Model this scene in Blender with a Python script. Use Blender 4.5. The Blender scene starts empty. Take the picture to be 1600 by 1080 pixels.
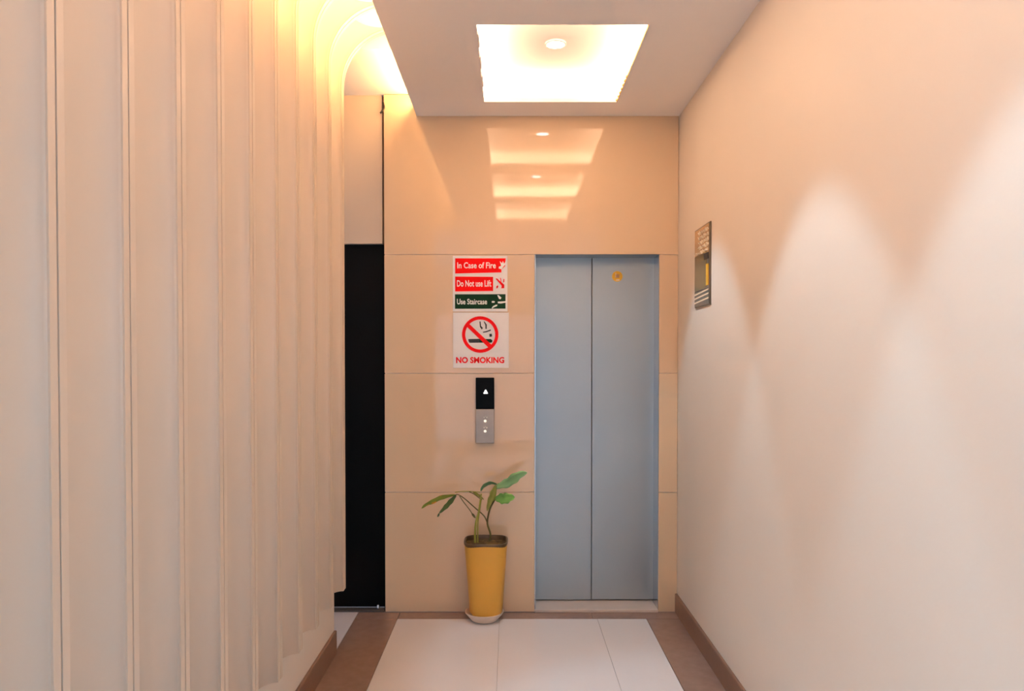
import bpy, bmesh, math, random
from mathutils import Vector, Matrix
random.seed(7)
PI = math.pi
scn = bpy.context.scene
COL = scn.collection

# ------------------------------------------------------------------ camera, world, exposure
F = 1200.0; PITCH = 0.018; CAMZ = 1.6
HOR = 557.0 + 2.0                       # horizon row in the 1600x1080 frame
PPX = 797.0; PPY = HOR + F*math.tan(PITCH)
cd = bpy.data.cameras.new('camera'); cam = bpy.data.objects.new('camera', cd); COL.objects.link(cam)
cam.location = (0, 0, CAMZ); cam.rotation_euler = (PI/2 - PITCH, 0, 0)
cd.sensor_width = 36; cd.lens = F*36/1600
cd.shift_x = (800-PPX)/1600; cd.shift_y = (PPY-540)/1600
cd.clip_start = 0.02
scn.camera = cam

def P(px, py, Y):
    """point on the vertical plane y=Y that is seen at pixel px,py"""
    dx = (px-PPX)/F; dz = -(py-PPY)/F
    c, s = math.cos(PITCH), math.sin(PITCH)
    fy = c + dz*s; fz = -s + dz*c
    t = Y/fy
    return Vector((dx*t, Y, CAMZ + fz*t))

scn.view_settings.view_transform = 'Standard'
scn.view_settings.look = 'None'
scn.view_settings.exposure = 0.55
scn.view_settings.gamma = 1.0
scn.view_settings.use_curve_mapping = False
scn.cycles.use_denoising = True
scn.cycles.max_bounces = 10
scn.cycles.diffuse_bounces = 7
scn.cycles.caustics_reflective = False
scn.cycles.caustics_refractive = False
scn.cycles.sample_clamp_indirect = 6.0

w = bpy.data.worlds.new('world'); scn.world = w; w.use_nodes = True
w.node_tree.nodes['Background'].inputs[0].default_value = (0.62, 0.75, 1.0, 1)
w.node_tree.nodes['Background'].inputs[1].default_value = 0.6

WARM = (1.0, 0.53, 0.20)
WARM_WHITE = (1.0, 0.62, 0.38)
COOL = (0.45, 0.78, 1.0)

def area(name, loc, rot, sx, sy, power, color):
    l = bpy.data.lights.new(name, 'AREA'); l.shape = 'RECTANGLE'; l.size = sx; l.size_y = sy
    l.energy = power; l.color = color
    o = bpy.data.objects.new(name, l); COL.objects.link(o); o.location = loc; o.rotation_euler = rot
    return o
# cool fill lamps added in the openings of the unseen lobby behind the camera
area('added_window_fill', (-2.44, -1.7, 1.75), (0, -PI/2, 0), 1.9, 2.2, 44, (0.55, 0.78, 1.0))
area('added_window_fill', (2.44, -1.7, 1.75), (0, PI/2, 0), 1.9, 2.2, 26, (0.55, 0.78, 1.0))  # added on the right side to brighten the left ribs
area('added_entrance_fill', (0, -3.99, 1.25), (PI/2, 0, 0), 2.6, 2.2, 13, (0.55, 0.78, 1.0))  # added behind the camera for frontal light on the rib faces

# coffers: (y centre of opening, y of downlight)
COFF = [(4.01, 3.99), (2.70, 2.62), (1.43, 1.44)]
CX0, CX1, CLEN = -0.152, 0.628, 1.045
COFFER_W = 9.8
SLOT_W = 26.0
SPOT_W = 49.0
for cy, dy in COFF:
    y0, y1 = cy-CLEN/2, cy+CLEN/2
    xm = (CX0+CX1)/2
    for (lx, ly, sx, sy) in ((xm, y0-.05, CX1-CX0+.16, .012), (xm, y1+.05, CX1-CX0+.16, .012),
                             (CX0-.05, cy, .012, CLEN+.16), (CX1+.05, cy, .012, CLEN+.16)):
        area('coffer_strip_light', (lx, ly, 3.133), (PI, 0, 0), sx, sy, COFFER_W, WARM_WHITE)
    s = bpy.data.lights.new('downlight_beam', 'SPOT'); s.energy = SPOT_W; s.color = COOL
    s.spot_size = math.radians(56); s.spot_blend = 0.34; s.shadow_soft_size = 0.035
    o = bpy.data.objects.new('downlight_beam', s); COL.objects.link(o); o.location = (.235, dy, 3.196); o.rotation_euler = (0, math.radians(-12.5), 0)
# warm strip hidden on the left edge of the dropped ceiling
area('slot_strip_light', (-.592, 2.66, 3.165), (0, math.radians(90+28), 0), .02, 4.2, SLOT_W, WARM)

# ------------------------------------------------------------------ materials
def mat(name, color, rough=.6, metal=0.0, spec=.5, var=0.0, vscale=3.0, bump=0.0, bscale=60.0, coat=0.0, emit=None, estr=0.0, col2=None, mottled=None):
    m = bpy.data.materials.new(name); m.use_nodes = True
    nt = m.node_tree; b = nt.nodes['Principled BSDF']
    b.inputs['Base Color'].default_value = (*color, 1)
    b.inputs['Roughness'].default_value = rough
    b.inputs['Metallic'].default_value = metal
    b.inputs['Specular IOR Level'].default_value = spec
    b.inputs['Coat Weight'].default_value = coat
    b.inputs['Coat Roughness'].default_value = .03
    tc = nt.nodes.new('ShaderNodeTexCoord')
    if var > 0 or col2:
        n = nt.nodes.new('ShaderNodeTexNoise'); n.inputs['Scale'].default_value = vscale; n.inputs['Detail'].default_value = 5
        nt.links.new(tc.outputs['Object'], n.inputs['Vector'])
        r = nt.nodes.new('ShaderNodeValToRGB')
        c2 = col2 if col2 else tuple(min(1, c*(1+var)) for c in color)
        c1 = color if col2 else tuple(c*(1-var) for c in color)
        lo, hi = mottled if mottled else (.3, .7)
        r.color_ramp.elements[0].position = lo; r.color_ramp.elements[0].color = (*c1, 1)
        r.color_ramp.elements[1].position = hi; r.color_ramp.elements[1].color = (*c2, 1)
        nt.links.new(n.outputs['Fac'], r.inputs['Fac']); nt.links.new(r.outputs['Color'], b.inputs['Base Color'])
    if bump > 0:
        n = nt.nodes.new('ShaderNodeTexNoise'); n.inputs['Scale'].default_value = bscale; n.inputs['Detail'].default_value = 3
        nt.links.new(tc.outputs['Object'], n.inputs['Vector'])
        bp = nt.nodes.new('ShaderNodeBump'); bp.inputs['Strength'].default_value = bump; bp.inputs['Distance'].default_value = .002
        nt.links.new(n.outputs['Fac'], bp.inputs['Height']); nt.links.new(bp.outputs['Normal'], b.inputs['Normal'])
    if emit:
        b.inputs['Emission Color'].default_value = (*emit, 1); b.inputs['Emission Strength'].default_value = estr
    return m

M = {}
M['paint'] = mat('cream_wall_paint', (.75, .69, .615), .55, var=.012, vscale=2, bump=.08, bscale=120)
M['rib'] = mat('cream_rib_paint', (.64, .53, .425), .42, var=.012, vscale=2, bump=.04)
M['ceil'] = mat('ceiling_paint', (.90, .885, .87), .8, var=.01)
M['tile'] = mat('glossy_wall_tile', (.67, .50, .335), .035, spec=.55, var=.03, vscale=1.3)
M['grout'] = mat('wall_grout', (.86, .76, .64), .8, var=.03)  # lightened to stand in for the highlight along the tile joints
M['floor'] = mat('polished_floor_tile', (.70, .68, .70), .12, spec=.35, var=.035, vscale=1.2)
M['floorgrout'] = mat('floor_grout', (.46, .42, .40), .8, var=.03)
M['brown'] = mat('brown_border_stone', (.22, .145, .12), .30, spec=.4, col2=(.27, .185, .155), vscale=18)
M['base'] = mat('brown_skirting', (.200, .115, .080), .35, var=.06, vscale=14)
M['sill'] = mat('pale_sill_stone', (.62, .52, .46), .3, var=.05, vscale=8)
M['steel'] = mat('satin_grey_steel', (.37, .42, .45), .34, metal=.55, var=.02, vscale=3, bump=.02, bscale=300)
M['jamb'] = mat('bright_steel', (.62, .63, .66), .18, metal=.9, var=.02)
M['dark'] = mat('black_gap', (.008, .007, .006), .6, var=.1)
M['unlitblack'] = mat('unlit_opening_black', (.0012, .0011, .001), .55, spec=.1, var=.1)  # near-black colour stands for the unlit room behind the opening
M['greystrip'] = mat('dark_grey_threshold', (.06, .055, .05), .5, var=.1)
M['shadowgap'] = mat('dark_joint', (.16, .09, .05), .8, var=.1)
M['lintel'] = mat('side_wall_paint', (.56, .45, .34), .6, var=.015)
M['gold'] = mat('gold_trim', (.85, .55, .22), .25, metal=.9, var=.05, vscale=30)
M['lamp'] = mat('downlight_diffuser', (.9, .9, .9), .4, var=.01, emit=(1, .97, .93), estr=14)
M['white'] = mat('white_plastic', (.80, .79, .77), .35, var=.01)
M['signwhite'] = mat('sign_white_face', (.82, .82, .82), .35, var=.015, vscale=20)
M['red'] = mat('sign_red', (.80, .003, .004), .55, spec=.1, var=.03)
M['redprint'] = mat('red_print', (.78, .006, .01), .55, spec=.1, var=.03)
M['green'] = mat('sign_green', (.003, .032, .014), .55, spec=.1, var=.05)
M['printwhite'] = mat('white_print', (.90, .90, .88), .4, var=.01)
M['printblack'] = mat('black_print', (.012, .012, .012), .4, var=.05)
M['glassblack'] = mat('black_display_glass', (.002, .002, .002), .3, spec=.06, var=.05)
M['plate'] = mat('brushed_button_plate', (.36, .31, .27), .38, metal=.6, var=.05, vscale=20)
M['icon'] = mat('lit_arrow', (1, 1, 1), .4, var=.01, emit=(1, 1, 1), estr=1.6)
M['btn'] = mat('lit_button', (.9, .85, .75), .3, var=.01, emit=(1, .9, .75), estr=.5)
M['dot'] = mat('pale_button_mark', (.62, .56, .48), .3, var=.05)
M['yellow'] = mat('yellow_sticker', (.80, .46, .01), .35, var=.05, vscale=50)
M['tan'] = mat('sticker_centre', (.42, .24, .09), .4, var=.1, vscale=80)
M['mirror'] = mat('bronze_mirror_plate', (.62, .47, .26), .06, metal=1, var=.05, vscale=6)
M['plaqueedge'] = mat('dark_plaque_edge', (.16, .12, .08), .3, metal=.7, var=.1)
M['plaquedark'] = mat('olive_plaque_panel', (.25, .155, .03), .15, metal=.3, col2=(.30, .19, .04), vscale=10)
M['plaquegold'] = mat('gold_lettering', (.95, .80, .58), .35, metal=.1, var=.05)
M['plaqueyellow'] = mat('amber_inlay', (.80, .46, .0), .25, metal=.2, var=.1)
M['plaquegrey'] = mat('grey_plaque_foot', (.34, .29, .22), .2, metal=.8, var=.1, vscale=20)
M['pot'] = mat('mustard_pot_plastic', (.76, .42, .07), .42, spec=.4, var=.04, vscale=4)
M['rim'] = mat('dark_brown_pot_rim', (.085, .05, .018), .35, var=.15, vscale=10)
M['soil'] = mat('potting_soil', (.035, .02, .01), .95, col2=(.16, .11, .035), vscale=40, bump=1.0, bscale=90)
M['saucer'] = mat('cream_saucer', (.74, .62, .52), .35, var=.03)
M['leaf'] = mat('green_leaf', (.065, .20, .035), .38, col2=(.12, .31, .07), vscale=14)
M['leafblue'] = mat('grey_green_leaf', (.10, .25, .10), .35, col2=(.19, .36, .17), vscale=10)
M['leafdark'] = mat('dark_green_leaf', (.030, .065, .012), .4, col2=(.05, .11, .02), vscale=18)
M['leafolive'] = mat('olive_leaf', (.17, .19, .025), .45, col2=(.25, .25, .05), vscale=12)
M['leafspot'] = mat('leaf_with_orange_scorch', (.22, .30, .04), .45, col2=(.85, .30, .02), vscale=16, mottled=(.50, .60))
M['stem'] = mat('brown_green_stem', (.085, .065, .015), .55, col2=(.15, .14, .03), vscale=25)
M['stemlight'] = mat('light_green_stem', (.26, .28, .035), .5, col2=(.36, .36, .06), vscale=25)

# ------------------------------------------------------------------ helpers
def tag(o, label=None, cat=None, group=None, kind=None):
    if label: o['label'] = label
    if cat: o['category'] = cat
    if group: o['group'] = group
    if kind: o['kind'] = kind
    return o
def empty(name, loc, label=None, cat=None, group=None, kind=None):
    o = bpy.data.objects.new(name, None); COL.objects.link(o); o.location = loc
    o.empty_display_size = .1
    return tag(o, label, cat, group, kind)
def wloc(o):
    v = Vector((0, 0, 0))
    while o: v += o.location; o = o.parent
    return v
def obj(name, bm, m, parent=None, smooth=False, bevel=0.0, segs=2, loc=None, keep=False):
    """bm is given in world coordinates; the object's own origin goes to loc (or the centre of its box)"""
    me = bpy.data.meshes.new(name)
    if not keep: bmesh.ops.recalc_face_normals(bm, faces=bm.faces)
    if loc is None:
        xs = [v.co for v in bm.verts]
        loc = Vector([(min(c[i] for c in xs)+max(c[i] for c in xs))/2 for i in range(3)])
    loc = Vector(loc)
    bmesh.ops.translate(bm, vec=-loc, verts=bm.verts)
    bm.to_mesh(me); bm.free()
    me.materials.append(m)
    if smooth:
        for p in me.polygons: p.use_smooth = True
        me.set_sharp_from_angle(angle=math.radians(50))
    o = bpy.data.objects.new(name, me); COL.objects.link(o)
    if parent: o.parent = parent; o.location = loc - wloc(parent)
    else: o.location = loc
    if bevel > 0:
        b = o.modifiers.new('bevel', 'BEVEL'); b.width = bevel; b.segments = segs; b.limit_method = 'ANGLE'; b.angle_limit = math.radians(40)
    return o
def B(): return bmesh.new()
def box(bm, x0, x1, y0, y1, z0, z1):
    v = [bm.verts.new(c) for c in ((x0,y0,z0),(x1,y0,z0),(x1,y1,z0),(x0,y1,z0),(x0,y0,z1),(x1,y0,z1),(x1,y1,z1),(x0,y1,z1))]
    for f in ((0,3,2,1),(4,5,6,7),(0,1,5,4),(1,2,6,5),(2,3,7,6),(3,0,4,7)): bm.faces.new([v[i] for i in f])
    return bm
def bx(*a): return box(B(), *a)
def prism_y(bm, pts, y0, y1):
    """closed outline of (x,z) extruded along y"""
    a = [bm.verts.new((x, y0, z)) for x, z in pts]; b = [bm.verts.new((x, y1, z)) for x, z in pts]
    n = len(pts)
    bm.faces.new(a); bm.faces.new(b[::-1])
    for i in range(n): bm.faces.new((a[i], a[(i+1) % n], b[(i+1) % n], b[i]))
    return bm
def prism_x(bm, pts, x0, x1):
    a = [bm.verts.new((x0, y, z)) for y, z in pts]; b = [bm.verts.new((x1, y, z)) for y, z in pts]
    n = len(pts)
    bm.faces.new(a); bm.faces.new(b[::-1])
    for i in range(n): bm.faces.new((a[i], a[(i+1) % n], b[(i+1) % n], b[i]))
    return bm
def disc_y(bm, cx, cz, r, y0, y1, n=28, squash=1):
    return prism_y(bm, [(cx+r*math.cos(2*PI*i/n), cz+squash*r*math.sin(2*PI*i/n)) for i in range(n)], y0, y1)
def ring_y(bm, cx, cz, r0, r1, y0, y1, n=40):
    L = []
    for i in range(n):
        a = 2*PI*i/n; c, s = math.cos(a), math.sin(a)
        L.append([bm.verts.new((cx+r*c, y, cz+r*s)) for r, y in ((r0, y0), (r1, y0), (r1, y1), (r0, y1))])
    for i in range(n):
        p, q = L[i], L[(i+1) % n]
        for k in range(4): bm.faces.new((p[k], p[(k+1) % 4], q[(k+1) % 4], q[k]))
    return bm
def lathe(bm, cx, cy, prof, n=40, sq=2.0):
    """prof: list of (r, z); sq>2 makes a rounded square section"""
    rings = []
    for r, z in prof:
        if r <= 1e-6: rings.append([bm.verts.new((cx, cy, z))]); continue
        row = []
        for i in range(n):
            a = 2*PI*i/n; c, s = math.cos(a), math.sin(a)
            k = (abs(c)**sq + abs(s)**sq)**(-1/sq)
            row.append(bm.verts.new((cx+r*k*c, cy+r*k*s, z)))
        rings.append(row)
    for a, b in zip(rings, rings[1:]):
        if len(a) == 1 and len(b) == 1: continue
        for i in range(n):
            j = (i+1) % n
            if len(a) == 1: bm.faces.new((a[0], b[i], b[j]))
            elif len(b) == 1: bm.faces.new((a[i], a[j], b[0]))
            else: bm.faces.new((a[i], a[j], b[j], b[i]))
    return bm
def tube(bm, pts, rad, n=8):
    pts = [Vector(p) for p in pts]; rows = []
    for i, p in enumerate(pts):
        d = (pts[min(i+1, len(pts)-1)] - pts[max(i-1, 0)]).normalized()
        u = d.cross(Vector((0, 1, 0.01))).normalized(); v = d.cross(u)
        r = rad[i] if isinstance(rad, (list, tuple)) else rad
        rows.append([bm.verts.new(p + r*(math.cos(2*PI*k/n)*u + math.sin(2*PI*k/n)*v)) for k in range(n)])
    for a, b in zip(rows, rows[1:]):
        for k in range(n): bm.faces.new((a[k], a[(k+1) % n], b[(k+1) % n], b[k]))
    bm.faces.new(rows[0][::-1]); bm.faces.new(rows[-1])
    return bm
def smooth_pts(pts, m=5):
    pts = [Vector(p) for p in pts]; out = []
    for i in range(len(pts)-1):
        p0 = pts[max(i-1, 0)]; p1 = pts[i]; p2 = pts[i+1]; p3 = pts[min(i+2, len(pts)-1)]
        for k in range(m):
            t = k/m
            out.append(.5*((2*p1) + (-p0+p2)*t + (2*p0-5*p1+4*p2-p3)*t*t + (-p0+3*p1-3*p2+p3)*t**3))
    out.append(pts[-1]); return out
def text_bm(s, x0, x1, z0, z1, y, depth=.0006, bold=0.0, shear=0.0):
    """flat lettering facing the camera side (-y), fitted into the rectangle"""
    c = bpy.data.curves.new('lettering', 'FONT'); c.body = s; c.size = 1; c.extrude = .5; c.offset = bold; c.shear = shear
    c.resolution_u = 3
    o = bpy.data.objects.new('lettering', c); COL.objects.link(o)
    dg = bpy.context.evaluated_depsgraph_get()
    me = bpy.data.meshes.new_from_object(o.evaluated_get(dg))
    bm = B(); bm.from_mesh(me)
    COL.objects.unlink(o); bpy.data.objects.remove(o); bpy.data.curves.remove(c); bpy.data.meshes.remove(me)
    xs = [v.co.x for v in bm.verts]; ys = [v.co.y for v in bm.verts]
    ax, bx_, ay, by = min(xs), max(xs), min(ys), max(ys)
    for v in bm.verts:
        X, Yv, Zv = v.co
        v.co = (x0+(X-ax)/(bx_-ax)*(x1-x0), y - (Zv+.5)*depth, z0+(Yv-ay)/(by-ay)*(z1-z0))
    return bm

YB = 4.80                 # face of the tiled end wall
XR = 1.05; XL = -0.952    # faces of the side walls
H = 3.10

# ------------------------------------------------------------------ floor
floor = empty('floor', (0, 2, 0), kind='structure')
obj('screed', bx(-2.6, 2.6, -4.1, 5.2, -.08, -.012), M['floorgrout'], floor)
def ftile(x0, x1, y0, y1, m, name='floor_tile'):
    g = .0006 if name == 'floor_tile' else .0018
    return obj(name, bx(x0+g, x1-g, y0+g, y1-g, -.012, 0), m, floor, bevel=.0008, segs=1)
ys = [4.675, 3.475, 2.275, 1.075, -.125, -1.325, -2.525, -4.0]
for a, b in zip(ys[1:], ys):
    for x0, x1 in ((-.69, -.065), (-.065, .535), (.535, .835)):
        ftile(x0, x1, a, b, M['floor'])
    ftile(.835, XR, a, b, M['brown'], 'border_tile')
    ftile(XL, -.69, a, b, M['brown'], 'border_tile')
for x0, x1 in ((XL, -.69), (-.69, -.094), (-.094, .506), (.506, XR)):
    ftile(x0, x1, 4.675, YB, M['brown'], 'border_tile')
for a, b in ((4.13, 4.80), (3.0, 4.13)):
    for x0, x1 in ((-1.544, XL), (-2.2, -1.544)):
        if a < 4: continue
        ftile(x0, x1, a, b, M['floor'])
for a, b in zip(ys[3:], ys[2:]):
    pass
for y0, y1 in ((-1.0, .42), (-2.5, -1.0), (-4.0, -2.5)):
    ftile(XR, 2.5, y0, y1, M['floor']); ftile(-2.5, XL, y0, y1, M['floor'])

# ------------------------------------------------------------------ tiled end wall (four courses of glossy tiles)
wall_back = obj('wall_back', bx(-.782, XR+.1, YB+.012, YB+.06, .93, 3.36), M['grout'])
# opening for the lift: cut the backing into pieces
DX0, DX1 = P(835.5, 640, YB).x, P(1029, 640, YB).x
DZ1 = P(930, 396, YB).z
bm = B()
box(bm, -.782, DX0-.001, YB+.008, YB+.06, 0, 3.24)
box(bm, DX1+.001, XR+.1, YB+.008, YB+.06, 0, 3.24)
box(bm, DX0-.001, DX1+.001, YB+.008, YB+.06, DZ1+.001, 3.24)
me = wall_back.data; 
bmesh.ops.translate(bm, vec=-wall_back.location, verts=bm.verts); bm.to_mesh(me); bm.free()
tag(wall_back, kind='structure')
ZJ = [0.0, P(700, 769.5, YB).z, P(700, 583.5, YB).z, P(700, 398, YB).z, 3.236]
def wtile(x0, x1, z0, z1, tilt=0.0):
    g = .0026
    bm = bx(x0+(g if x0 > -.78 else 0), x1-g, YB, YB+.010, z0+g, z1-g)
    if tilt:
        for v in bm.verts: v.co.y -= (v.co.z-z0)*tilt
    return obj('wall_tile', bm, M['tile'], wall_back, bevel=.0012, segs=2)
for z0, z1 in zip(ZJ[:3], ZJ[1:4]):
    wtile(-.784, DX0, z0, z1)
    wtile(DX1, XR, z0, z1)
wtile(-.784, XR, ZJ[3], ZJ[4], tilt=.0050)

# side wall over the dark doorway, left of the tiled wall
wall_recess = obj('wall_recess', B() if False else bx(-2.2, -.800, YB+.022, YB+.10, P(570, 380, YB).z, 3.236), M['lintel'])
tag(wall_recess, kind='structure')
obj('shadow_gap', bx(-.800, -.784, YB+.05, YB+.10, P(570, 380, YB).z, 3.236), M['shadowgap'], wall_recess)
hk = obj('cable_stub', tube(B(), smooth_pts([P(599, 160, YB), P(600, 168, YB-.004), P(597, 174, YB-.012), P(594, 177, YB-.012)]), .006), M['dark'], wall_recess, smooth=True)
dz = P(570, 380, YB).z
dark_opening = obj('dark_opening', bx(-1.75, -.790, YB+.065, YB+.11, .012, dz+.02), M['unlitblack'], bevel=.003)  # black slab standing in for the darkness of the unlit opening
tag(dark_opening, kind='structure')
obj('opening_edge', bx(-.790, -.783, YB+.012, YB+.10, 0, dz), M['unlitblack'], dark_opening)
obj('threshold', bx(-1.75, -.790, YB, YB+.065, 0, .010), M['greystrip'], dark_opening, bevel=.002)
obj('door_stop', lathe(B(), P(589, 950, YB).x, YB+.045, [(0, .010), (.010, .010), (.009, .03), (.005, .034), (0, .034)], 16), M['jamb'], dark_opening, smooth=True)
obj('wall_filler', bx(-2.2, -1.75, YB+.022, YB+.10, 0, dz), M['lintel'], wall_recess)
alc = obj('wall_alcove', bx(-2.28, -2.2, 4.0, 4.95, 0, 3.3), M['paint']); tag(alc, kind='structure')

# ------------------------------------------------------------------ right wall and its skirting
wall_right = obj('wall_right', bx(XR, XR+.1, .42, YB+.06, 0, 3.3), M['paint']); tag(wall_right, kind='structure')
bm = prism_y(B(), [(XR-.014, 0), (XR+.001, 0), (XR+.001, .118), (XR-.011, .118), (XR-.014, .114)], .42, YB)
baseboard_right = obj('baseboard_right', bm, M['base']); tag(baseboard_right, kind='structure')

# ------------------------------------------------------------------ left wall with arched ribs
wall_left = obj('wall_left', bx(XL-.12, XL, .42, 4.13, 0, 3.36), M['paint']); tag(wall_left, kind='structure')
bm = prism_y(B(), [(XL+.014, 0), (XL-.001, 0), (XL-.001, .124), (XL+.011, .124), (XL+.014, .120)], .42, 4.13)
baseboard_left = obj('baseboard_left', bm, M['base']); tag(baseboard_left, kind='structure')
XE, ZT, RA, ZBOT = -.88, 3.32, .30, .366
def rib_outline(off=0.0, zb=ZBOT):
    pts = [(XL+.0005, zb), (XL+.0005, ZT), (-.585, ZT)]
    for i in range(0, 19):
        a = PI/2 + (PI/2)*i/18
        pts.append((-.58 + (RA+off)*math.cos(a) - (0.004 if i == 0 else 0), ZT-RA + (RA+off)*math.sin(a) - (.002 if i == 0 and not off else 0)))
    pts.append((XE-off, zb))
    if off:
        pts = [p for p in pts if p[1] <= ZT]
    return pts
T = .0250; G = .0060
proto = None
for k in range(-3, 10):
    y = 1.498 + .285*k
    if proto is None:
        bm = B()
        prism_y(bm, rib_outline(), y-G/2-T, y-G/2)
        prism_y(bm, rib_outline(), y+G/2, y+G/2+T)
        # core of the groove
        o2 = .020
        pts = [(XL+.0005, ZBOT), (XL+.0005, ZT-.001)]
        for i in range(3, 19):
            a = PI/2 + (PI/2)*i/18
            pts.append((-.58 + (RA+o2)*math.cos(a), min(ZT-.001, ZT-RA + (RA+o2)*math.sin(a))))
        pts.append((XE-o2, ZBOT))
        prism_y(bm, pts, y-G/2-.001, y+G/2+.001)
        # hollow-curved flank that runs from the wall out to the front board, bent round the same arch
        path = [((XE, ZBOT), (-1, 0)), ((XE, 1.7), (-1, 0))]
        for i in range(0, 19):
            a = PI - (PI/2)*i/18
            path.append(((-.58 + RA*math.cos(a) - (.004 if i == 18 else 0), ZT-RA + RA*math.sin(a)), (math.cos(a), math.sin(a))))
        DN, DY, MM = XE-XL+.0005, .17, 10
        yf = y-G/2-T+.0006
        rings = []
        for (cx, cz), (nx, nz) in path:
            row = []
            for j in range(MM+1):
                t = (PI/2)*j/MM
                n_ = .0015+(DN-.0015)*math.sin(t); yy = yf-DY+DY*math.cos(t)
                row.append(bm.verts.new((cx+nx*n_, yy, cz+nz*n_)))
            row.append(bm.verts.new((cx+nx*DN, yf, cz+nz*DN)))
            rings.append(row)
        for a, b in zip(rings, rings[1:]):
            for q in range(MM+2):
                f_ = bm.faces.new((a[q], a[(q+1) % (MM+2)], b[(q+1) % (MM+2)], b[q])); f_.smooth = q < MM
        bm.faces.new(rings[0]); bm.faces.new(rings[-1][::-1])
        proto = obj('arched_rib', bm, M['rib'], wall_left, bevel=.002, segs=1)
        y00 = y; base = proto.location.copy()
    else:
        c = proto.copy(); COL.objects.link(c); c.parent = wall_left
        c.location = base + Vector((0, y-y00, 0))

# ------------------------------------------------------------------ ceilings
ceiling = empty('ceiling', (0, 2, H), kind='structure')
bm = B()
box(bm, -.58, CX0, .42, YB, H, H+.025)
box(bm, CX1, XR, .42, YB, H, H+.025)
edges = [.42]
for cy, _ in sorted(COFF): edges += [cy-CLEN/2, cy+CLEN/2]
edges.append(YB)
for i in range(0, len(edges), 2): box(bm, CX0, CX1, edges[i], edges[i+1], H, H+.025)
obj('dropped_ceiling', bm, M['ceil'], ceiling)
obj('fascia', bx(-.58, -.566, .42, YB, H+.025, 3.34), M['ceil'], ceiling)
obj('cove_ceiling', bx(XL-.1, -.568, .42, 4.10, ZT, ZT+.04), M['ceil'], ceiling)
obj('recess_ceiling', bx(-2.25, -.568, 4.10, YB+.1, 3.236, 3.36), M['ceil'], ceiling)
RW = .10
for cy, dy in COFF:
    x0, x1, y0, y1 = CX0-RW, CX1+RW, cy-CLEN/2-RW, cy+CLEN/2+RW
    y0 = max(y0, .43)
    bm = B()
    box(bm, x0-.01, x1+.01, y0-.01, y1+.01, 3.222, 3.24)
    box(bm, x0-.01, x0, y0-.01, y1+.01, H+.02, 3.23); box(bm, x1, x1+.01, y0-.01, y1+.01, H+.02, 3.23)
    box(bm, x0, x1, y0-.01, y0, H+.02, 3.23); box(bm, x0, x1, y1, y1+.01, H+.02, 3.23)
    obj('coffer_box', bm, M['ceil'], ceiling)
# thin metal bead along the right lip of the coffer next to the lift, with its small clips
bm = B()
cy = COFF[0][0]
tube(bm, [(CX1-.003, cy-CLEN/2+.004, H-.001), (CX1-.003, cy+CLEN/2-.004, H-.001)], .0028, 6)
bead = obj('metal_bead', bm, M['gold'], ceiling)
for i in range(7):
    yy = cy + CLEN/2 - .03 - i*.062
    obj('clip', bx(CX1-.013, CX1-.002, yy-.006, yy+.006, H-.003, H+.008), M['gold'], bead, bevel=.001)
for i in range(3):
    yy = cy - CLEN/2 + .20 + i*.27
    obj('clip', bx(CX0-.001, CX0+.006, yy-.10, yy+.05, H-.002, H+.012), M['ceil'], bead, bevel=.001)

# downlights
names = ['round white downlight glowing in the ceiling recess nearest the lift',
         'round white downlight in the middle one of the ceiling recesses, above the corridor',
         'round white downlight in the ceiling recess farthest from the lift']
for (cy, dy), lab in zip(COFF, names):
    t = empty('recessed_downlight', (.235, dy, 3.222), lab, 'downlight', 'downlights in the ceiling recesses')
    obj('trim_ring', lathe(B(), .235, dy, [(.044, 3.216), (.046, 3.212), (.053, 3.214), (.055, 3.222), (.044, 3.222), (.044, 3.216)], 32), M['white'], t, smooth=True)
    obj('diffuser', lathe(B(), .235, dy, [(0, 3.215), (.044, 3.215), (.044, 3.221), (0, 3.221)], 32), M['lamp'], t)

# ------------------------------------------------------------------ lobby behind the camera
bm = B()
box(bm, -2.6, -1.35, -4.1, -4.0, 0, H); box(bm, 1.35, 2.6, -4.1, -4.0, 0, H); box(bm, -1.35, 1.35, -4.1, -4.0, 2.4, H)
wl = obj('wall_lobby_back', bm, M['paint']); tag(wl, kind='structure')
bm = B()
box(bm, -2.6, -2.5, -4.0, -2.8, 0, H); box(bm, -2.6, -2.5, -.6, .42, 0, H)
box(bm, -2.6, -2.5, -2.8, -.6, 0, .8); box(bm, -2.6, -2.5, -2.8, -.6, 2.7, H)
wl = obj('wall_lobby_left', bm, M['paint']); tag(wl, kind='structure')
wn = empty('added_window_1', (-2.55, -1.7, .8), kind='structure')  # unseen window, added to go with the left fill lamp
bm = B()
box(bm, -2.57, -2.52, -2.8, -2.75, .8, 2.7); box(bm, -2.57, -2.52, -.65, -.6, .8, 2.7); box(bm, -2.57, -2.52, -1.725, -1.675, .8, 2.7)
box(bm, -2.57, -2.52, -2.8, -.6, .8, .85); box(bm, -2.57, -2.52, -2.8, -.6, 2.65, 2.7)
obj('added_window_frame', bm, M['white'], wn)
wn = empty('added_window_2', (0, -4.05, 0), kind='structure')  # unseen entrance glazing, added to go with the rear fill lamp
bm = B()
for x in (-1.35, -.70, -.025, .65, 1.30): box(bm, x, x+.05, -4.07, -4.02, 0, 2.4)
box(bm, -1.35, 1.35, -4.07, -4.02, 0, .08); box(bm, -1.35, 1.35, -4.07, -4.02, 2.34, 2.4)
obj('added_window_frame', bm, M['white'], wn)
bm = B()
box(bm, 2.5, 2.6, -4.0, -2.8, 0, H); box(bm, 2.5, 2.6, -.6, .42, 0, H)
box(bm, 2.5, 2.6, -2.8, -.6, 0, .8); box(bm, 2.5, 2.6, -2.8, -.6, 2.7, H)
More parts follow.
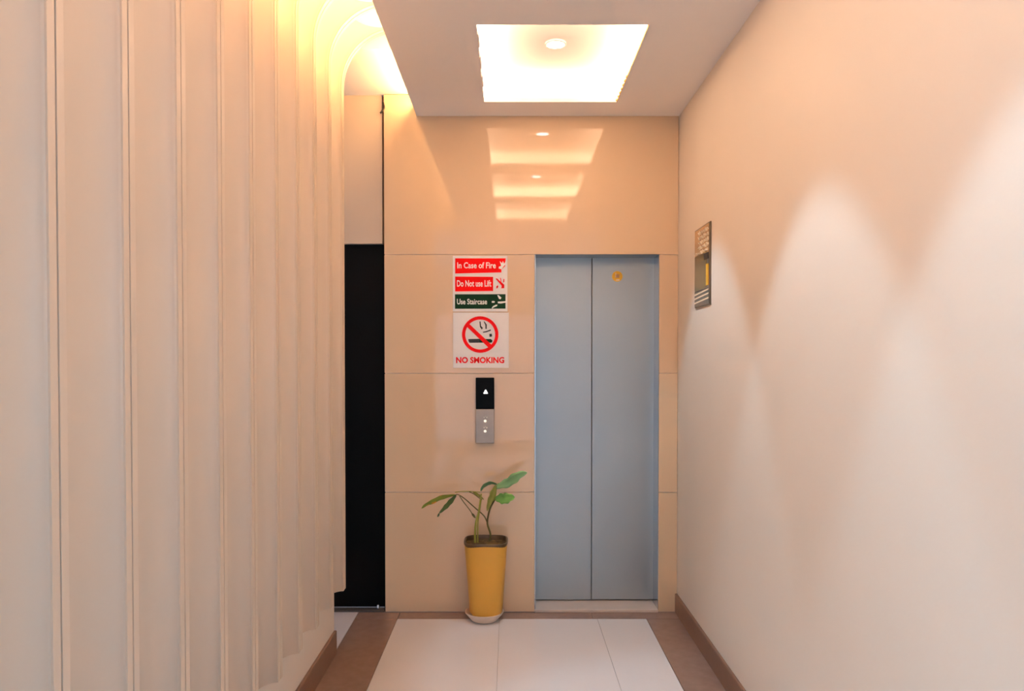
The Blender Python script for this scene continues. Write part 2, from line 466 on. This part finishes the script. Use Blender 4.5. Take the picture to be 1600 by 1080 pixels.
wr = obj('wall_lobby_right', bm, M['paint'])
wn = empty('added_window_3', (2.55, -1.7, .8), kind='structure')  # unseen window, added to go with the fill lamp for the left ribs
bm = B()
box(bm, 2.52, 2.57, -2.8, -2.75, .8, 2.7); box(bm, 2.52, 2.57, -.65, -.6, .8, 2.7); box(bm, 2.52, 2.57, -1.725, -1.675, .8, 2.7)
box(bm, 2.52, 2.57, -2.8, -.6, .8, .85); box(bm, 2.52, 2.57, -2.8, -.6, 2.65, 2.7)
obj('added_window_frame', bm, M['white'], wn); tag(wr, kind='structure')
bm = B()
box(bm, -2.6, XL-.12, .42, .52, 0, 3.36); box(bm, XR+.1, 2.6, .42, .52, 0, 3.36)
box(bm, XL-.12, XR+.1, .39, .42, H+.001, 3.36)
wf = obj('wall_lobby_front', bm, M['paint']); tag(wf, kind='structure')
obj('lobby_ceiling', bx(-2.6, 2.6, -4.1, .42, H, H+.06), M['ceil'], ceiling)

# ------------------------------------------------------------------ the lift
YD = YB + .17            # face of the door leaves
lift = empty('door_1', ((DX0+DX1)/2, YB, 0), kind='structure')
zs = .018                # top of the sill
obj('sill', bx(DX0, DX1, YB-.012, YD+.05, 0, zs), M['sill'], lift, bevel=.003)
seam = P(924.5, 640, YD).x
xl, xr = P(832, 640, YD).x, P(1022, 640, YD).x
lf = obj('door_leaf', bx(xl, seam-.0015, YD, YD+.03, zs+.006, DZ1+.02), M['steel'], lift, bevel=.003)
rf = obj('door_leaf', bx(seam+.0015, xr, YD, YD+.03, zs+.008, DZ1+.02), M['steel'], lift, bevel=.003)
obj('shaft_gap', bx(xl-.02, xr+.03, YD+.032, YD+.05, 0, DZ1+.03), M['dark'], lift)
bm = B()
box(bm, xr+.004, DX1, YB+.004, YD+.045, 0, DZ1)
obj('jamb', bm, M['jamb'], lift, bevel=.003)
bm = B()
box(bm, DX0-.0005, DX0+.005, YB+.002, YD+.045, 0, DZ1)
obj('jamb', bm, M['jamb'], lift, bevel=.001)
obj('head_jamb', bx(DX0, DX1, YB+.004, YD+.045, DZ1-.006, DZ1+.02), M['steel'], lift, bevel=.002)
c = P(964.5, 432, YD); yy = YD
st = obj('round_sticker', disc_y(B(), c.x, c.z, .034, yy-.0012, yy+.0003, 32), M['yellow'], rf); st['label'] = 'round yellow sticker'
bm = B(); prism_y(bm, [(c.x-.012, c.z-.010), (c.x+.013, c.z-.010), (c.x+.013, c.z+.014), (c.x-.002, c.z+.014), (c.x-.012, c.z+.004)], yy-.0020, yy-.0010)
obj('sticker_mark', bm, M['tan'], lift)
bm = B(); box(bm, c.x-.012, c.x-.008, yy-.0028, yy-.0015, c.z-.008, c.z+.022); box(bm, c.x-.008, c.x+.014, yy-.0028, yy-.0015, c.z-.027, c.z-.019)
obj('sticker_mark', bm, M['plaquegold'], lift)

# ------------------------------------------------------------------ call panel
a = P(743.5, 590, YB); b = P(772.5, 692, YB); mid = P(743, 639, YB).z
x0, x1, z0, z1 = a.x, b.x, b.z, a.z
cp = empty('lift_call_panel', ((x0+x1)/2, YB, z0), 'slim lift call panel, black display over brushed button plate, below the signs', 'call panel')
obj('back_box', bx(x0+.002, x1-.002, YB-.014, YB, z0+.002, z1-.002), M['dark'], cp, bevel=.002)
disp = obj('display', bx(x0, x1, YB-.026, YB-.012, mid, z1), M['glassblack'], cp, bevel=.004, segs=3)
pl = obj('button_plate', bx(x0, x1, YB-.026, YB-.012, z0, mid-.001), M['plate'], cp, bevel=.003, segs=3)
q = P(758.8, 612.5, YB-.026); r = .0135
ar = obj('up_arrow', prism_y(B(), [(q.x-r, q.z-r*.8), (q.x+r, q.z-r*.8), (q.x+r*.9, q.z-r*.4), (q.x+.002, q.z+r), (q.x-.002, q.z+r), (q.x-r*.9, q.z-r*.4)], YB-.0272, YB-.0255), M['icon'], disp); ar['label'] = 'white lit up arrow'
for py in (658, 674):
    q = P(758, py, YB-.026)
    bt = obj('button', lathe(B(), 0, 0, [(0, 0), (.0085, 0), (.0085, .003), (.007, .0045), (0, .0045)], 20), M['btn'], pl, smooth=False)
    for v in bt.data.vertices:
        x, y, z = v.co; v.co = (x, -z, y)
    bt.location = Vector((q.x, YB-.0265, q.z)) - wloc(pl)
    for dx, dzz, rr in ((-.006, .026, .0045), (.010, .026, .0055), (.002, .034, .003)):
        obj('braille_dot', disc_y(B(), q.x+dx, q.z+dzz*.85, rr, YB-.0285, YB-.0255, 12), M['dot'], pl)

# ------------------------------------------------------------------ signs
def rect_px(x0, y0, x1, y1, Y): 
    a = P(x0, y0, Y); b = P(x1, y1, Y); return a.x, b.x, b.z, a.z
YS = YB-.006
x0, x1, z0, z1 = rect_px(707.5, 400, 793, 487, YB)
sg = empty('fire_safety_sign', ((x0+x1)/2, YB, z0), 'square white sign with two red bands and one dark green band', 'sign')
obj('board', bx(x0, x1, YS, YB, z0, z1), M['signwhite'], sg, bevel=.0012)
def panel(name, r, m, parent=sg, y=YS):
    a, b, c, d = rect_px(*r, YB)
    return obj(name, bx(a, b, y-.0008, y+.0002, c, d), m, parent)
def poly(name, pts, m, parent, y=YS, d=.0016):
    pp = [P(px, py, YB) for px, py in pts]
    return obj(name, prism_y(B(), [(p.x, p.z) for p in pp], y-d, y-d+.001), m, parent)
# crop of the sign is 11.37 times enlarged from (700,395)
def c6(x, y): return (700+x/11.37, 395+y/11.37)
p1 = poly('red_band', [c6(128, 102), c6(1025, 102), c6(1015, 240), c6(950, 300), c6(950, 352), c6(128, 372)], M['red'], sg, d=.0010)
p2 = poly('red_band', [c6(128, 425), c6(802, 430), c6(802, 682), c6(128, 690)], M['red'], sg, d=.0010)
p3 = poly('green_band', [c6(125, 740), c6(1022, 738), c6(1022, 995), c6(125, 998)], M['green'], sg, d=.0010)
def lett(s, r, m, parent, bold=.012):
    a = P(*c6(r[0], r[1]), YB); b = P(*c6(r[2], r[3]), YB)
    return obj('lettering', text_bm(s, a.x, b.x, b.z, a.z, YS-.0009, bold=bold), m, parent)
lett('In Case of Fire', (165, 172, 850, 280), M['printwhite'], p1, .02)
lett('Do Not use Lift', (160, 490, 770, 605), M['printwhite'], p2, .02)
lett('Use Staircase', (160, 820, 695, 920), M['printwhite'], p3, .02)
# flame and hand pictogram
poly('flame_pictogram', [c6(905, 250), c6(945, 235), c6(920, 150), c6(960, 190), c6(975, 148), c6(1000, 200), c6(1025, 150), c6(1025, 205), c6(985, 250), c6(950, 298), c6(900, 280)], M['printwhite'], p1)
# running figure stair pictogram
for pts in ([c6(875, 755), c6(900, 755), c6(950, 800), c6(935, 830), c6(905, 820)],
            [c6(885, 870), c6(1040, 862), c6(1042, 885), c6(940, 905), c6(885, 900)],
            [c6(775, 865), c6(800, 858), c6(835, 868), c6(825, 890), c6(780, 890)],
            [c6(775, 985), c6(800, 950), c6(850, 925), c6(880, 925), c6(870, 950), c6(810, 975), c6(790, 995)]):
    poly('running_figure', pts, M['printwhite'], p3)
# crossed out lift pictogram
for pts in ([c6(845, 462), c6(870, 458), c6(1000, 570), c6(1000, 632), c6(945, 635), c6(955, 590)],
            [c6(925, 450), c6(940, 450), c6(950, 525), c6(938, 525)],
            [c6(985, 468), c6(1002, 468), c6(1000, 520), c6(980, 535)],
            [c6(858, 600), c6(885, 578), c6(895, 600), c6(880, 632), c6(860, 638)]):
    poly('crossed_lift_pictogram', pts, M['redprint'], sg, d=.0012)

x0, x1, z0, z1 = rect_px(708, 488.5, 795, 575, YB)
ns = empty('no_smoking_sign', ((x0+x1)/2, YB, z0), 'white sign with a struck-out cigarette in a red ring', 'sign')
obj('board', bx(x0, x1, YS, YB, z0, z1), M['signwhite'], ns, bevel=.0012)
def c5(x, y): return (700+x/12, 490+y/12)
c = P(*c5(605, 395), YB); R1 = (P(*c5(945, 395), YB).x - P(*c5(262, 395), YB).x)/2
ring = obj('prohibition_ring', ring_y(B(), c.x, c.z, R1*.82, R1, YS-.0022, YS-.0008, 48), M['redprint'], ns)
poly('cigarette', [c5(380, 480), c5(590, 476), c5(590, 548), c5(410, 550), c5(392, 530)], M['printblack'], ns, d=.0012)
poly('cigarette', [c5(590, 476), c5(800, 480), c5(832, 500), c5(830, 535), c5(805, 548), c5(590, 548)], M['green'], ns, d=.0012)
poly('slash', [c5(340, 235), c5(400, 195), c5(830, 600), c5(770, 650)], M['redprint'], ns, d=.0026)
for pts in ([c5(590, 150), c5(612, 150), c5(620, 235), c5(655, 270), c5(635, 302), c5(598, 250)],
            [c5(668, 150), c5(685, 150), c5(728, 210), c5(725, 290), c5(702, 290), c5(700, 215)],
            [c5(655, 345), c5(735, 325), c5(800, 298), c5(805, 322), c5(725, 352), c5(660, 362)],
            [c5(775, 385), c5(820, 380), c5(828, 430), c5(780, 440)]):
    poly('smoke', pts, M['printblack'], ns, d=.0012)
a = P(*c5(152, 815), YB); b = P(*c5(1055, 932), YB)
obj('lettering', text_bm('NO SMOKING', a.x, b.x, b.z, a.z, YS-.0003, bold=.035), M['redprint'], ns)

# ------------------------------------------------------------------ mirror plaque on the right wall
PY0, PY1, PZ0, PZ1 = 4.015, 4.345, 1.6+.278, 1.6+.713
def inward(bm): return bm
pq = empty('mirrored_plaque', (XR, (PY0+PY1)/2, PZ0), 'upright bronze mirror plaque with gold script on the right wall', 'plaque')
obj('backing', bx(XR-.008, XR, PY0, PY1, PZ0, PZ1), M['plaqueedge'], pq, bevel=.0015)
XP = XR-.0085
def pqrect(name, u0, u1, v0, v1, m, t=.002, lab=None, bevel=.0006):
    """u runs along the wall towards the camera (0 far, 1 near), v from the bottom up"""
    y0, y1 = PY1-(PY1-PY0)*u1, PY1-(PY1-PY0)*u0
    o = obj(name, bx(XP-t, XP, y0, y1, PZ0+(PZ1-PZ0)*v0, PZ0+(PZ1-PZ0)*v1), m, pq, bevel=bevel)
    if lab: o['label'] = lab
    return o
pqrect('mirror_face', .03, .97, .21, .985, M['mirror'], .0015)
pqrect('dark_panel', .05, .80, .22, .66, M['plaquedark'], .003)
pqrect('amber_inlay', .80, .93, .24, .50, M['plaqueyellow'], .004)
pqrect('dark_panel', .66, .93, .56, .64, M['dark'], .004)
pqrect('foot_panel', .03, .97, .015, .195, M['plaquegrey'], .0015)
for i, v in enumerate((.165, .115, .060)):
    y0, y1 = PY0+.018, PY1-.014
    zc = PZ0+(PZ1-PZ0)*v
    bm = prism_x(B(), [(y0, zc+.007), (y1, zc-.004), (y1, zc+.004), (y0, zc+.015)], XP-.003, XP-.001)
    obj('foot_bar', bm, M['plaquegold'], pq)
# rows of raised cursive script (unreadable in the photo)
for r_ in range(5):
    v = .925 - r_*.062
    u0, u1 = (.30, .95) if r_ < 4 else (.08, .9)
    yy0, yy1 = PY1-(PY1-PY0)*u0, PY1-(PY1-PY0)*u1
    zc = PZ0+(PZ1-PZ0)*v
    pts = []
    n = 60
    for i in range(n+1):
        t = i/n; ph = t*PI*2*8
        pts.append(Vector((XP-.0035, yy0+(yy1-yy0)*t + .006*math.sin(ph*1.0+.8), zc + (.008+.003*math.sin(t*11+r_*2))*math.sin(ph + 1.3*math.sin(t*17+r_)))))
    obj('script_line', tube(B(), pts, .0024, 5), M['plaquegold'], pq)

# ------------------------------------------------------------------ potted plant
PYc = 4.656
PX = P(759.5, 900, PYc).x
sc_ = obj('plant_saucer', lathe(B(), PX-.010, PYc, [(0, 0), (.070, 0), (.078, .004), (.117, .050), (.119, .056), (.114, .057), (.076, .012), (0, .011)], 44), M['saucer'], smooth=True, loc=(PX, PYc, 0))
tag(sc_, 'cream round saucer under the mustard plant pot', 'saucer')
pt = empty('potted_plant', (PX, PYc, .013), 'sparse green plant in a tall mustard yellow pot beside the lift', 'plant')
bm = B()
for (r0, z0, q0), (r1, z1, q1) in ():
    pass
SQ = 4.0
bm = lathe(B(), PX, PYc, [(0, .014), (.066, .014), (.074, .018), (.100, .060), (.130, .484), (.126, .484), (.096, .06), (0, .05)], 64, SQ)
for v in bm.verts:                      # the foot is round, the mouth a rounded square
    t = max(0, min(1, (v.co.z-.06)/.30)); dx, dy = v.co.x-PX, v.co.y-PYc; R = math.hypot(dx, dy)
    if R < 1e-6: continue
    a = math.atan2(dy, dx); k = (abs(math.cos(a))**SQ + abs(math.sin(a))**SQ)**(-1/SQ)
    f = (1 + (k-1)*(.25+.75*t))/k
    v.co.x = PX+dx*f; v.co.y = PYc+dy*f
obj('pot', bm, M['pot'], pt, smooth=True)
obj('pot_rim', lathe(B(), PX, PYc, [(.1298, .480), (.1325, .4805), (.1335, .490), (.1315, .4925), (.1240, .4925), (.1230, .490), (.1215, .440), (.1250, .440), (.1298, .480)], 64, SQ), M['rim'], pt, smooth=True)
bm = lathe(B(), PX, PYc, [(0, .470), (.04, .472), (.08, .468), (.1225, .464), (.1215, .44), (0, .44)], 48, SQ)
for v in bm.verts:
    if v.co.z > .458: v.co.z += random.uniform(-.003, .003)
obj('soil', bm, M['soil'], pt)

def stem(pts, r0, r1, m=M['stem']):
    """pts: (px, py, y)"""
    w_ = smooth_pts([P(a, b, c) for a, b, c in pts], 4); n = len(w_)
    return obj('stem', tube(B(), w_, [r0+(r1-r0)*i/(n-1) for i in range(n)], 8), m, pt, smooth=True)
def leaf(pts, wid, m, face=0.35, fold=.25, n=14, peak=.45, lab=None, droop=0.0):
    """a blade along pts (px,py,y), half width wid, its surface turned towards the viewer by face"""
    c = smooth_pts([P(a, b, y) for a, b, y in pts], 6); N = len(c)
    bm = B(); rows = []
    for i, p in enumerate(c):
        t = i/(N-1)
        d = (c[min(i+1, N-1)]-c[max(i-1, 0)]).normalized()
        prof = (t/peak)**.75 if t < peak else ((1-t)/(1-peak))**.8
        prof = max(.02, math.sin(prof*PI/2))
        perp = d.cross(Vector((0, 1, 0))).normalized()        # across the blade, in the picture's upright plane
        ax = (perp*face + Vector((0, 1, 0))*math.sqrt(max(0, 1-face*face))).normalized()
        nrm = d.cross(ax).normalized()
        wob = 1+.10*math.sin(t*23)
        row = []
        for s in (-1, -.5, 0, .5, 1):
            row.append(bm.verts.new(p + ax*s*wid*prof*wob + nrm*(abs(s)*fold*wid*prof + droop*abs(s)*math.sin(t*9)*wid*.2)))
        rows.append(row)
    for a, b in zip(rows, rows[1:]):
        for k in range(4): bm.faces.new((a[k], a[k+1], b[k+1], b[k]))
    o = obj('leaf', bm, m, pt, smooth=True, keep=True)
    s = o.modifiers.new('thickness', 'SOLIDIFY'); s.thickness = .0011; s.offset = 0
    if lab: o['label'] = lab
    return o
YP = 4.63
# stems
stem([(764.5, 846, YP+.02), (766.3, 835, YP+.02), (761.5, 818, YP+.01), (763.7, 802, YP), (767.5, 791, YP), (772, 783, YP-.01)], .0062, .0050)
stem([(761, 816, YP+.01), (756, 806, YP+.005), (743.7, 795, YP-.01), (728, 781, YP-.02), (718, 774, YP-.03), (712.5, 772.5, YP-.03)], .0040, .0030)
stem([(742.4, 848, YP-.03), (742.4, 832, YP-.03), (744, 815, YP-.03), (748, 800, YP-.02), (750, 785, YP-.01), (752, 772, YP)], .0075, .0042, M['stemlight'])
stem([(746.5, 848, YP), (746.5, 832, YP), (747, 815, YP), (749.5, 797, YP), (752, 780, YP+.01)], .0042, .0032, M['stemlight'])
stem([(711, 769.5, YP-.03), (722, 768, YP-.02), (733, 768, YP-.01), (742, 768.6, YP), (750, 769, YP)], .0026, .0026, M['stemlight'])
stem([(718, 775, YP-.03), (724, 784, YP-.03), (731, 793, YP-.03), (736, 800, YP-.03), (739, 806, YP-.03)], .0028, .0024)
stem([(772, 783, YP-.01), (774, 774, YP-.01), (776, 762, YP), (779, 755, YP)], .0048, .0034, M['stemlight'])
stem([(768, 790, YP), (774, 781, YP-.02), (779, 780.5, YP-.03)], .0030, .0024)
stem([(733, 768.5, YP-.01), (740, 772, YP-.01), (748, 778, YP), (753, 781, YP)], .0026, .0022)
# blades
leaf([(713, 773, YP-.03), (704, 783, YP-.04), (695, 793, YP-.05), (686, 802.5, YP-.06)], .016, M['leafdark'], .9, .3)
leaf([(686, 802, YP-.06), (685, 805, YP-.06), (683.5, 808, YP-.06)], .006, M['leafdark'], .9, .3)
leaf([(712, 773, YP-.03), (700, 774.5, YP-.04), (688, 777, YP-.05), (676, 783, YP-.07), (665, 788.5, YP-.09), (658.5, 795, YP-.10)], .019, M['leafspot'], .78, .3, lab='yellow-green leaf scorched orange')
leaf([(773, 763, YP), (783, 759, YP-.01), (794, 755, YP-.02), (804, 748, YP-.04), (813, 742, YP-.05), (824, 738.5, YP-.06)], .031, M['leafblue'], .86, .25, peak=.55)
leaf([(777, 757, YP), (768, 753.5, YP-.02), (760, 755.5, YP-.03), (753.5, 761, YP-.04), (751, 768, YP-.05)], .020, M['leafblue'], .62, .3)
leaf([(775, 758, YP-.01), (771, 767, YP-.02), (768, 776, YP-.03), (764, 786, YP-.035), (761, 799, YP-.04)], .021, M['leafolive'], .9, .3)
leaf([(773.5, 780.5, YP-.02), (781, 780, YP-.04), (789, 780, YP-.06), (797, 778, YP-.07), (804.5, 777, YP-.08)], .036, M['leaf'], .80, .25, peak=.5)
leaf([(739, 769, YP), (744, 772, YP), (750, 776, YP), (756, 781, YP)], .009, M['leafolive'], .8, .2)
leaf([(737, 802, YP-.03), (740, 806, YP-.03), (743, 810, YP-.03)], .007, M['stem'], .9, .2)
